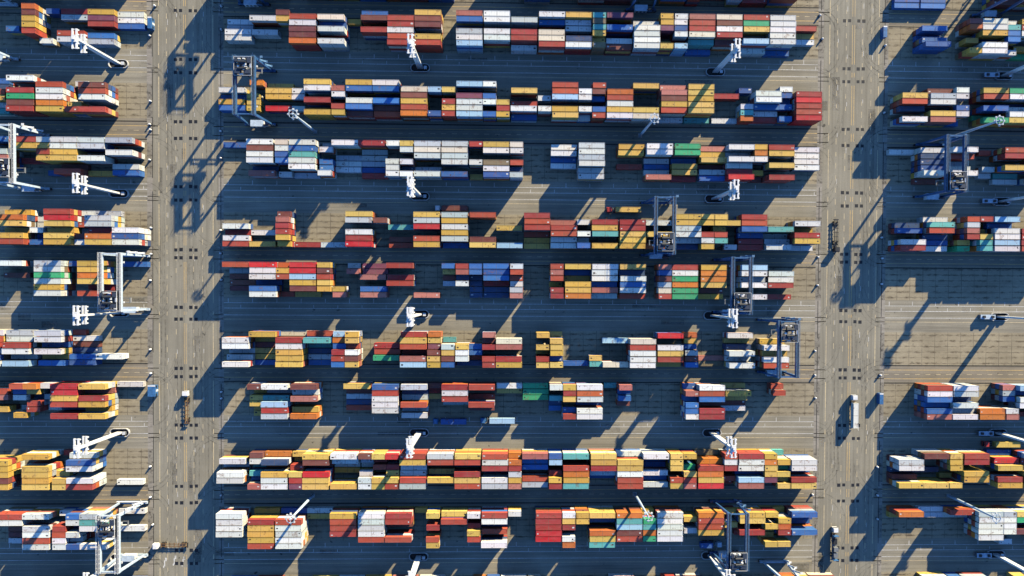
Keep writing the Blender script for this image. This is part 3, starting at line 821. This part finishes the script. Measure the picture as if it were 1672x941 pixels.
# ------------------------------------------------------------------ gantry cranes
def make_crane(steel, rail):
    t = empty('gantry_crane')
    HX, HY, ZT = 4.2, 12.7, 21.8
    for sx in (-1,1):
        b = MB(); x = sx*HX
        b.k=0; b.box(x-.65,x+.65,-HY-.6,HY+.6,ZT-1.5,ZT)
        b.k=2; b.box(x-.5,x+.5,-HY-.4,HY+.4,ZT+.002,ZT+.05)
        b.k=1
        for e in (-.62,.62):
            b.box(x+e-.05,x+e+.05,-HY-.6,HY+.6,ZT+1.0,ZT+1.1)
            b.box(x+e-.07,x+e+.07,-HY-.6,HY+.6,ZT+.0,ZT+.14)
            y=-HY
            while y <= HY: b.box(x+e-.04,x+e+.04,y-.04,y+.04,ZT,ZT+1.0); y += 2.1
        y=-HY+1
        while y < HY: b.k=2; b.box(x-.6,x+.6,y-.1,y+.1,ZT+.052,ZT+.09); y += 1.6
        b.build('girder',[steel,rail,GRATE],t)
    for sy in (-1,1):
        y = sy*HY
        for sx in (-1,1):
            b = MB(); b.bar((sx*HX,y,ZT-1.5),(sx*5.6,y,2.3),1.15,.95,.75); b.build('leg',steel,t)
        b = MB(); b.box(-7.2,7.2,y-.55,y+.55,1.35,2.35); b.k=1; b.box(-7.0,7.0,y+sy*.56-.03,y+sy*.56+.03,2.4,3.3)
        b.build('sill_beam',[steel,rail],t)
        b = MB(); b.box(-HX+.66,HX-.66,y-.28,y+.28,ZT-1.0,ZT-.4); b.k=1; b.box(-HX+.66,HX-.66,y+sy*.25-.05,y+sy*.25+.05,ZT+.3,ZT+.4)
        b.build('end_tie',[steel,rail],t)
        for sx in (-1,1):
            for d in (-.95,.95):
                b = MB(); b.tube((sx*5.9+d,y-.4,.8),(sx*5.9+d,y+.4,.8),.8,n=16); b.build('wheel',RUBBER,t)
    # power house on one sill, stairs on a leg, cable drum
    b = MB(); b.box(-3.4,2.6,-HY-1.7,-HY+1.1,2.36,5.0); b.k=1; b.box(-3.5,2.7,-HY-1.8,-HY+1.2,5.0,5.15)
    for x in (-2.2,-.4,1.4): b.k=2; b.box(x-.5,x+.5,-HY-1.75,-HY-1.7,3.0,4.3)
    b.build('power_house',[WHITE,PALE,DARK],t)
    b = MB(); b.tube((3.9,-HY-.9,4.4),(3.9,-HY-1.5,4.4),1.7,n=20); b.k=1; b.tube((3.9,-HY-1.5,4.4),(3.9,-HY-1.6,4.4),1.2,n=20); b.build('cable_drum',[DARK,rail],t)
    b = MB(); z=2.4; s=1
    while z < ZT-4:
        xa, xb = (4.2,6.4) if s>0 else (6.4,4.2)
        b.bar((xa-.02*z,HY+1.1,z),(xb-.02*z,HY+1.1,z+3.2),.7,.18); b.box(xb-.6,xb+.6,HY+.6,HY+1.6,z+3.15,z+3.25); z += 3.2; s=-s
    b.build('stairway',rail,t)
    # trolley, spreader
    tr = MB()
    for e in (-4.0,-1.4,1.2,3.9): tr.box(-3.9,3.9,e-.3,e+.3,ZT+.3,ZT+.7)
    for e in (-3.6,-1.2,1.4,3.6): tr.box(e-.28,e+.28,-4.2,4.2,ZT+.29,ZT+.69)
    tr.k=1
    for (x,y,a,c,h) in ((-2.2,-2.2,2.4,2.2,1.5),(1.9,-2.4,2.6,1.8,1.2),(-.4,1.6,2.0,1.6,1.7),(2.6,2.5,1.5,2.2,1.0),(-2.9,2.7,1.2,1.6,1.3)): tr.box(x-a/2,x+a/2,y-c/2,y+c/2,ZT+.7,ZT+.7+h)
    tr.k=2
    for (x,y,a,c,h) in ((-2.0,-.2,.8,.8,1.2),(.9,-.6,1.1,.6,.9),(1.2,.9,.7,1.1,1.4),(-1.9,3.4,1.3,.5,.8),(3.3,.3,.5,1.8,.7),(-.7,-3.5,1.6,.45,.8),(.4,3.3,.9,.5,1.1)): tr.box(x-a/2,x+a/2,y-c/2,y+c/2,ZT+.7,ZT+.7+h)
    for k in range(7):
        a = random.uniform(-3.6,3.2); c = random.uniform(-4,3.6); tr.box(a,a+random.uniform(.2,.9),c,c+random.uniform(.2,.5),ZT+.7,ZT+random.uniform(1.3,2.6))
    tr.k=2
    for e in (-3.85,3.85): tr.box(e-.05,e+.05,-4.2,4.2,ZT+1.6,ZT+1.72)
    for e in (-4.15,4.15): tr.box(-3.9,3.9,e-.05,e+.05,ZT+1.6,ZT+1.72)
    to = tr.build('trolley',[DARK,GRATE,WHITE],t)
    b = MB()
    for y in (-1.2,1.6): b.tube((-1.8,y,ZT+2.2),(1.6,y,ZT+2.2),.55,n=12)
    b.build('hoist_drum',DARK,to)
    b = MB(); b.box(1.2,3.4,-3.6,-1.2,ZT-4.,ZT-1.6); b.k=1; b.box(1.1,3.5,-3.65,-2.9,ZT-3.6,ZT-2.1); b.build('operator_cab',[WHITE,GLASS],to)
    b = MB()
    for s_ in (-1,1): b.box(-6.0,6.0,s_*1.0-.15,s_*1.0+.15,16.2,16.6); b.box(s_*6.0-.2,s_*6.0+.2,-1.2,1.2,16.1,16.7)
    b.box(-1.6,1.6,-.85,.85,16.25,17.3)
    for x in (-1.4,1.4):
        for y in (-.8,.8): b.box(x-.05,x+.05,y-.05,y+.05,17.3,ZT+.4)
    b.build('spreader',GREY,to)
    # floodlights under the girders
    for sx in (-1,1):
        for y in (-9,9):
            b = MB(); b.box(sx*5.0-.3,sx*5.0+.3,y-.4,y+.4,ZT-2.2,ZT-1.6); b.build('floodlight',LAMP,t)
    return t
RAILB = paint('crane_rail_paint', (.12,.24,.40), .5, var=.3)
pro = {'b': make_crane(BLUE, RAILB), 'w': make_crane(PALE, WHITE)}
used = set()
# kind, x, row, side of the truck lane (+1 north), trolley y, description
CR = [('b',-118.9,2,1,8.0,'blue gantry crane over the second row, beside a yellow stack near the west road'),
      ('b',69.6,4,1,-7.6,'blue gantry crane over yellow stacks of the fourth row'),
      ('b',104.9,5,-1,-7.4,'blue gantry crane over white stacks ending the fifth row'),
      ('b',126.7,6,1,7.6,'dark blue gantry crane straddling the last white and red stack of the sixth row'),
      ('w',-224.3,3,-1,-6.5,'pale gantry crane over the third row of the west yard'),
      ('w',-177.9,5,-1,-8.2,'pale gantry crane straddling yellow stacks of the fifth row, west yard'),
      ('w',-179.2,9,-1,7.6,'pale gantry crane straddling the ninth row of the west yard'),
      ('b',104.4,9,-1,-8.6,'blue gantry crane straddling orange and yellow stacks of the ninth row'),
      ('b',203.2,3,-1,-8.2,'blue gantry crane straddling white containers in the third row, east yard'),
      ('w',-238.5,1,-1,-4.0,'pale gantry crane entering the first row of the west yard from outside'),
      ('w',129.0,10,1,-4.0,'pale gantry crane at the bottom edge beside the east road'),
      ('b',61.5,0,1,-8.6,'blue gantry crane showing only its machinery above the first row'),
      ('b',-122.0,0,1,6.0,'blue gantry crane north of the first row, seen by its shadow on the road'),
      ('b',230.0,0,1,-5.0,'blue gantry crane above the top corner of the east yard')]
for kind, x, row, side, ty, lab in CR:
    p = pro[kind]
    o = p if kind not in used else copy_tree(p)
    used.add(kind)
    o.location = (x*1.008, (ROWY[row][0]+ROWY[row][1])/2 + 1.75*side, .01)
    tag(o, lab, 'gantry crane', 'gantry cranes over the container rows')
    if side < 0: pass
    for ch in o.children:
        if ch.name.startswith('trolley'): ch.location = (0, ty, 0)

# ------------------------------------------------------------------ floodlight masts
def make_mast():
    t = empty('floodlight_mast')
    b = MB(); 
    for s in (-1,1): b.bar((s*.68,0,.3),(s*.60,0,33.0),.86,1.25,.78)
    b.k=1
    for k in range(14): b.box(-.3,.3,-.4,.4,1.5+k*2.3,1.75+k*2.3)
    b.k=0; b.build('pole',[WHITE,PALE],t)
    b = MB(); b.ring((0,0,.01),2.1,1.75,1.0,28,2.6); b.build('barrier',CONC,t)
    b = MB()
    n=28; pts=[((2.6 if math.cos(2*PI*i/n)>=0 else -2.6)+1.74*math.cos(2*PI*i/n),1.74*math.sin(2*PI*i/n),.05) for i in range(n)]
    b.quad(pts); b.build('gravel_bed',GRAVEL,t)
    b = MB(); b.box(1.9,3.2,-.8,.6,.06,1.9); b.k=1; b.box(1.85,3.25,-.85,.65,1.9,2.0); b.build('cabinet',[GREY,LAMP],t)
    for z, half, gap in ((33.0,4.3,.82),(27.2,4.1,.62)):
        b = MB()
        for s in (-1,1):
            b.box(s*gap-.36,s*gap+.36,-half,half,z,z+.5)
        b.box(-gap-.5,gap+.5,-1.6,1.6,z-.25,z+.02)
        for y in (-half+.3,half-.3,0): b.box(-gap,gap,y-.15,y+.15,z+.05,z+.35)
        h = b.build('crossarm',WHITE,t)
        for s in (-1,1):
            for k in range(5):
                if k == 2: continue
                y = -half+.5+k*(2*half-1)/4
                b = MB(); b.bar((s*(gap+.2),y,z+.1),(s*(gap+.62),y,z-.45),.55,.6); b.build('floodlight',LAMP,h)
    b = MB(); b.box(-1.0,1.0,-1.5,1.5,33.5,33.9); b.box(-.5,.5,-.6,.6,33.9,34.5); b.build('mast_head',WHITE,t)
    return t
MX = (-187.2,-44.1,98.9,241.5); MY = (105.8,44.2,-12.7,-70.2,-130.7)
mast = make_mast(); first = True
MROW = ('first and second','third and fourth','fifth and sixth','seventh and eighth','ninth and tenth')
MCOL = ('beside the west road','in the middle yard, west half','in the middle yard, east half','in the east yard')
for j, y in enumerate(MY):
    for i, x in enumerate(MX):
        o = mast if first else copy_tree(mast); first = False
        o.location = (x, y, .01)
        if i == 3:
            b = MB(); b.box(-10.4,-3.2,-1.0,1.0,.01,2.1); b.k=1; b.box(-10.5,-3.1,-1.1,1.1,2.1,2.25); b.k=2
            for e in (-9.5,-5.2): b.box(e,e+1.2,-.6,.6,2.25,2.8)
            b.build('equipment_house',[GREY,PALE,DARK],o)
        tag(o, 'white floodlight mast between the %s rows, %s' % (MROW[j], MCOL[i]), 'light mast', 'floodlight masts in the wide lanes')

# slim lamp posts in the truck lanes
def make_post():
    t = empty('lamp_post')
    b = MB(); b.tube((0,0,0),(0,0,33.6),.72,.42,12); b.build('pole',PALE,t)
    b = MB(); b.box(-.9,.9,-.9,.9,0,.5); b.build('base',CONC,t)
    b = MB()
    pts=[(1.9*math.cos(a),1.9*math.sin(a),33.9) for a in [i*2*PI/8 for i in range(8)]]
    for i in range(8): b.bar(pts[i],pts[(i+1)%8],.22,.3)
    for i in range(0,8,2): b.bar((0,0,33.7),pts[i],.18,.18)
    b.tube((0,0,33.4),(0,0,34.6),.5,.4,10)
    h = b.build('head_ring',PALE,t)
    for i in range(8):
        if i==5: continue
        b = MB(); b.cbox((pts[i][0]*1.12,pts[i][1]*1.12,33.55),(.7,.7,.5)); b.build('floodlight',LAMP,h)
    return t
post = make_post(); first = True
for x, y, lab in ((-94.3,74.7,'slim grey lamp post leaning over the second row near a yellow stack'),(62.4,74.6,'slim grey lamp post beside cream and blue containers of the second row'),
               (-95.3,-100.8,'slim white lamp post over the maroon and white stack of the ninth row'),(61.2,-100.3,'slim white lamp post over green containers of the ninth row'),
               (216.0,75.5,'slim pale lamp post over a green container in the east yard'),(217.5,-101.5,'slim pale lamp post over white stacks of the ninth row, east yard')):
    o = post if first else copy_tree(post); first = False
    o.location = (x,y,.01); tag(o, lab, 'lamp post', 'slim lamp posts in the truck lanes')

# ------------------------------------------------------------------ trucks (front towards +x)
def make_truck(cabmat, deck, L=12.6, cab=True):
    t = empty('container_truck')
    if cab:
        b = MB(); b.box(.0,2.3,-1.2,1.2,.9,3.0); b.box(.15,1.9,-1.1,1.1,3.0,3.35); b.box(-.5,0,-.6,.6,.8,1.6); c = b.build('cab',cabmat,t)
        b = MB(); b.box(2.3,2.34,-1.05,1.05,1.9,2.85); b.build('windscreen',GLASS,c)
        b = MB(); b.box(-.6,2.2,-.45,.45,.5,.9); b.build('tractor_frame',DARK,t)
    b = MB()
    for s in (-1,1): b.box(-L-1.0,-.9,s*.55-.12,s*.55+.12,1.1,1.42)
    x = -L-.9
    while x < -1: b.box(x,x+.28,-1.2,1.2,1.2,1.4); x += 2.05
    b.k=1; b.box(-L-1.1,-L-.9,-1.2,1.2,.8,1.5)
    b.build('chassis',[deck,DARK],t)
    for x in (1.5,-1.6,-2.8,-L+1.6,-L+.3):
        if not cab and x > 0: continue
        for s in (-1,1):
            b = MB(); b.tube((x,s*.8,.52),(x,s*1.22,.52),.52,n=14); b.build('wheel',RUBBER,t)
    return t
TR = []
tw = make_truck(WHITE, BROWN); trd = make_truck(RED, GREY); tbl = make_truck(BLUE2, GREY); tdk = make_truck(DARK, DARK); tsm = make_truck(PALE, GREY, 6.4)
def truck(src, x, y, rz, lab):
    o = src if src not in TR else copy_tree(src); TR.append(src)
    o.location = (x,y,.01); o.rotation_euler = (0,0,rz); return tag(o, lab, 'truck', 'trucks driving in the terminal')
def load(x, y, c, lab, L=12.19, rz=0):
    o = single_container(0, L, 0, 0, c, lab, 'containers on trucks', rr); o.location = (x,y,1.45); o.rotation_euler=(0,0,rz); return o
# front cab to the west: rz = pi
truck(tw,-34.2,38.3,PI,'white truck under a maroon container in the lane above the fourth row')
load(-27.1,38.3,'M','maroon container riding a truck in the lane above the fourth row')
truck(trd,48.3,38.3,PI,'red and white truck carrying a yellow container beside the crane of the fourth row')
load(56.4,38.3,'Y','yellow container riding a red truck in the lane above the fourth row')
truck(tbl,-34.8,-64.3,PI,'blue truck under a blue container below the seventh row, the one further west')
load(-27.2,-64.3,'B','blue container on a blue truck below red stacks of the seventh row')
truck(tbl,-12.0,-63.9,PI,'blue truck under a light blue container below the seventh row, the one further east')
load(-3.8,-63.9,'L','light blue container on a truck at the sunlit end of the seventh row')
truck(tw,-155.2,-52.2,PI/2,'white truck with an empty rusty chassis driving north on the west road')
truck(tw,-168.4,-124.4,PI,'white truck with an empty chassis turning across the west road')
truck(tw,168.6,-53.6,PI/2,'white truck pulling a white container on the east road')
load(168.6,-61.2,'W','white container riding a truck on the east road',12.19,PI/2)
truck(tdk,158.9,21.0,-PI/2,'dark truck with an empty chassis beside a yellow container on the east road')
truck(tw,159.9,-118.8,PI/2,'white truck hauling a dark frame on the east road, near the blue stack')
truck(trd,235.6,-75.4,PI,'red and white truck under a yellow container above the eighth row, east yard')
load(244.4,-75.4,'Y','yellow container on a truck above the eighth row, east yard')
truck(tsm,101.4,-124.6,0,'pale truck with a short blue container below the ninth row')
load(96.0,-124.6,'B','short blue container on a pale truck below the ninth row',6.06)
# open frame carried by the truck on the right road
t = empty('flat_rack',(159.9,-126.4,1.45),PI/2)
b = MB(); b.box(-6.09,6.09,-1.2,1.2,0,.35); b.build('deck',GREY,t)
for s in (-1,1):
    b = MB()
    for y in (-1.1,1.1): b.box(s*5.95-.14,s*5.95+.14,y-.12,y+.12,.35,2.59)
    b.box(s*5.95-.1,s*5.95+.1,-1.0,1.0,.35,2.5); b.build('end_frame',BLUE2,t)
b = MB(); b.box(-4.6,-2.4,-1.0,1.0,.36,1.9); b.box(-1.7,.4,-1.05,1.05,.36,2.3); b.k=1; b.box(1.6,4.4,-.9,.9,.36,1.3); b.build('crate',[GREY,DARK],t)
tag(t,'open flat rack with dark crates on the truck of the east road','flat rack')

# ------------------------------------------------------------------ cabins and marker blocks at the row ends
def make_hut():
    t = empty('site_cabin')
    b = MB(); b.box(-.85,.85,-2.6,2.6,.15,3.1); w = b.build('wall',BLUE2,t)
    b = MB(); b.box(-.92,.92,-2.7,2.7,3.1,3.25); b.k=1; b.box(-.92,.92,2.1,2.7,3.252,3.30); b.build('roof',[BLUE2,WHITE],t)
    b = MB(); b.box(.85,.90,-.5,.5,.2,2.2); b.build('door',WHITE,t)
    for y in (-1.9,1.9):
        b = MB(); b.box(.85,.89,y-.55,y+.55,1.2,2.3); b.build('window',GLASS,t)
    return t
hut = make_hut()
for i, (x,y,lab) in enumerate(((-171.2,124.6,'blue cabin at the end of the first row, beside white containers and the west road'),(-170.8,-49.8,'pale blue cabin beside a white container in the seventh row, by the west road'),
                        (181.0,125.6,'blue cabin at the start of the first row, east side of the east road'),(181.6,-53.0,'blue cabin at the start of the seventh row, east side of the east road'))):
    o = hut if i==0 else copy_tree(hut); o.location=(x,y,.01); o.scale=(1.9 if i==1 else 1.,1.,1.); tag(o,lab,'cabin','blue cabins at the row ends')
BL = [(-170.0,133.5),(-172.4,119.3),(-172.2,88.3),(-172.5,77.3),(-172.2,74.7),(-172.6,60.4),(-172.1,28.0),(-172.1,15.5),(-172.4,2.9),(-172.5,-30.2),(-172.3,-41.7),(-172.7,-86.5),(-172.7,-101.3),(-171.6,-114.6),
 (149.9,133.9),(151.2,122.6),(149.8,64.0),(150.4,16.2),(150.3,2.4),(149.5,-29.8),(149.6,-41.8),(150.0,-53.0),(149.1,-100.7),(182.4,119.8),(182.3,87.0),(181.9,26.0),(182.3,15.8),(182.2,3.2),(182.2,-41.7),(181.3,-87.1),(181.5,-101.1),(181.7,-112.9),
 (-138.7,133.8),(-138.7,122.7),(-139.0,74.4),(-139.0,61.6),(-139.1,27.1),(-139.1,16.0),(-138.8,3.4),(-138.9,-50.5),(-138.9,-53.7),(-139.0,-100.4)]
def make_bollard():
    t = empty('guard_post')
    b = MB(); b.tube((0,0,0),(0,0,.35),.75,.7,14); b.build('base',DARK,t)
    b = MB(); b.tube((0,0,.35),(0,0,1.4),.5,.42,14); b.tube((0,0,1.4),(0,0,1.6),.42,.22,14); b.build('post',WHITE,t)
    return t
bp = make_bollard()
def rowname(y):
    best = min(ROWY, key=lambda r: abs((ROWY[r][0]+ROWY[r][1])/2-y)); c = (ROWY[best][0]+ROWY[best][1])/2
    if abs(y-c) < 7.2: return 'level with the %s row' % ORD[best] if best else 'above the first row'
    nx = best+1 if y < c else best-1
    a, b_ = sorted((best,nx)); return 'between the %s and %s rows' % (ORD[a],ORD[b_])
seen = {}
for i, (x,y) in enumerate(BL):
    o = bp if i==0 else copy_tree(bp); o.location=(x,y,.01)
    side = 'west side of the west road' if x < -160 else 'east side of the west road' if x < 0 else 'west side of the east road' if x < 165 else 'east side of the east road'
    lab = 'white guard post %s, %s' % (rowname(y), side)
    k = seen.get(lab,0); seen[lab] = k+1
    if k: lab = lab.replace('white guard post','lower white guard post')
    tag(o, lab, 'guard post', 'white guard posts at the row ends')

# ------------------------------------------------------------------ light, sky, camera
EL, AZ = math.radians(19.1), math.atan2(.8149,.5796)
sd = Vector((math.cos(EL)*math.cos(AZ), math.cos(EL)*math.sin(AZ), math.sin(EL)))
s = bpy.data.lights.new('sun','SUN'); s.energy = 5.0; s.angle = math.radians(.53); s.color = (1.,.87,.585)
so = bpy.data.objects.new('sun', s); C.objects.link(so); so.rotation_euler = sd.to_track_quat('Z','Y').to_euler(); so.location = (100,140,200)
w = bpy.data.worlds.new('World'); bpy.context.scene.world = w; w.use_nodes = True
n = w.node_tree.nodes; bg = n['Background']; sk = n.new('ShaderNodeTexSky'); sk.sky_type = 'NISHITA'; sk.sun_disc = False
sk.sun_elevation = EL; sk.sun_rotation = PI/2 - AZ; sk.ozone_density = 4.0; sk.air_density = 1.0; sk.dust_density = .2
tint = n.new('ShaderNodeMix'); tint.data_type = 'RGBA'; tint.blend_type = 'MULTIPLY'; tint.inputs[0].default_value = 1.
tint.inputs[7].default_value = (.50,.73,1.0,1)     # sky light tinted towards blue, so that shade turns navy
w.node_tree.links.new(sk.outputs[0], tint.inputs[6]); w.node_tree.links.new(tint.outputs[2], bg.inputs[0]); bg.inputs[1].default_value = .115

R = [[0.9996714, -0.0052007, -0.025102], [0.0055896, 0.9998651, 0.0154479], [0.0250183, -0.0155831, 0.9995655]]
ppx, ppy = (861.92, 488.52)
cam = bpy.data.cameras.new('camera'); co = bpy.data.objects.new('camera', cam); C.objects.link(co)
m = Matrix([r + [0] for r in R] + [[0,0,0,1]]); m.translation = (0,0,332.); co.matrix_world = m
cam.sensor_width = 36.; cam.lens = 36*1115/1672; cam.shift_x = (836-ppx)/1672; cam.shift_y = (ppy-470.5)/1672
cam.clip_start = 1.; cam.clip_end = 8000.
sc = bpy.context.scene; sc.camera = co; sc.cycles.diffuse_bounces = 0; sc.cycles.max_bounces = 4
sc.view_settings.view_transform = 'Standard'; sc.view_settings.look = 'None'; sc.view_settings.gamma = 1.; sc.view_settings.use_curve_mapping = False
sc.view_settings.exposure = 1.1
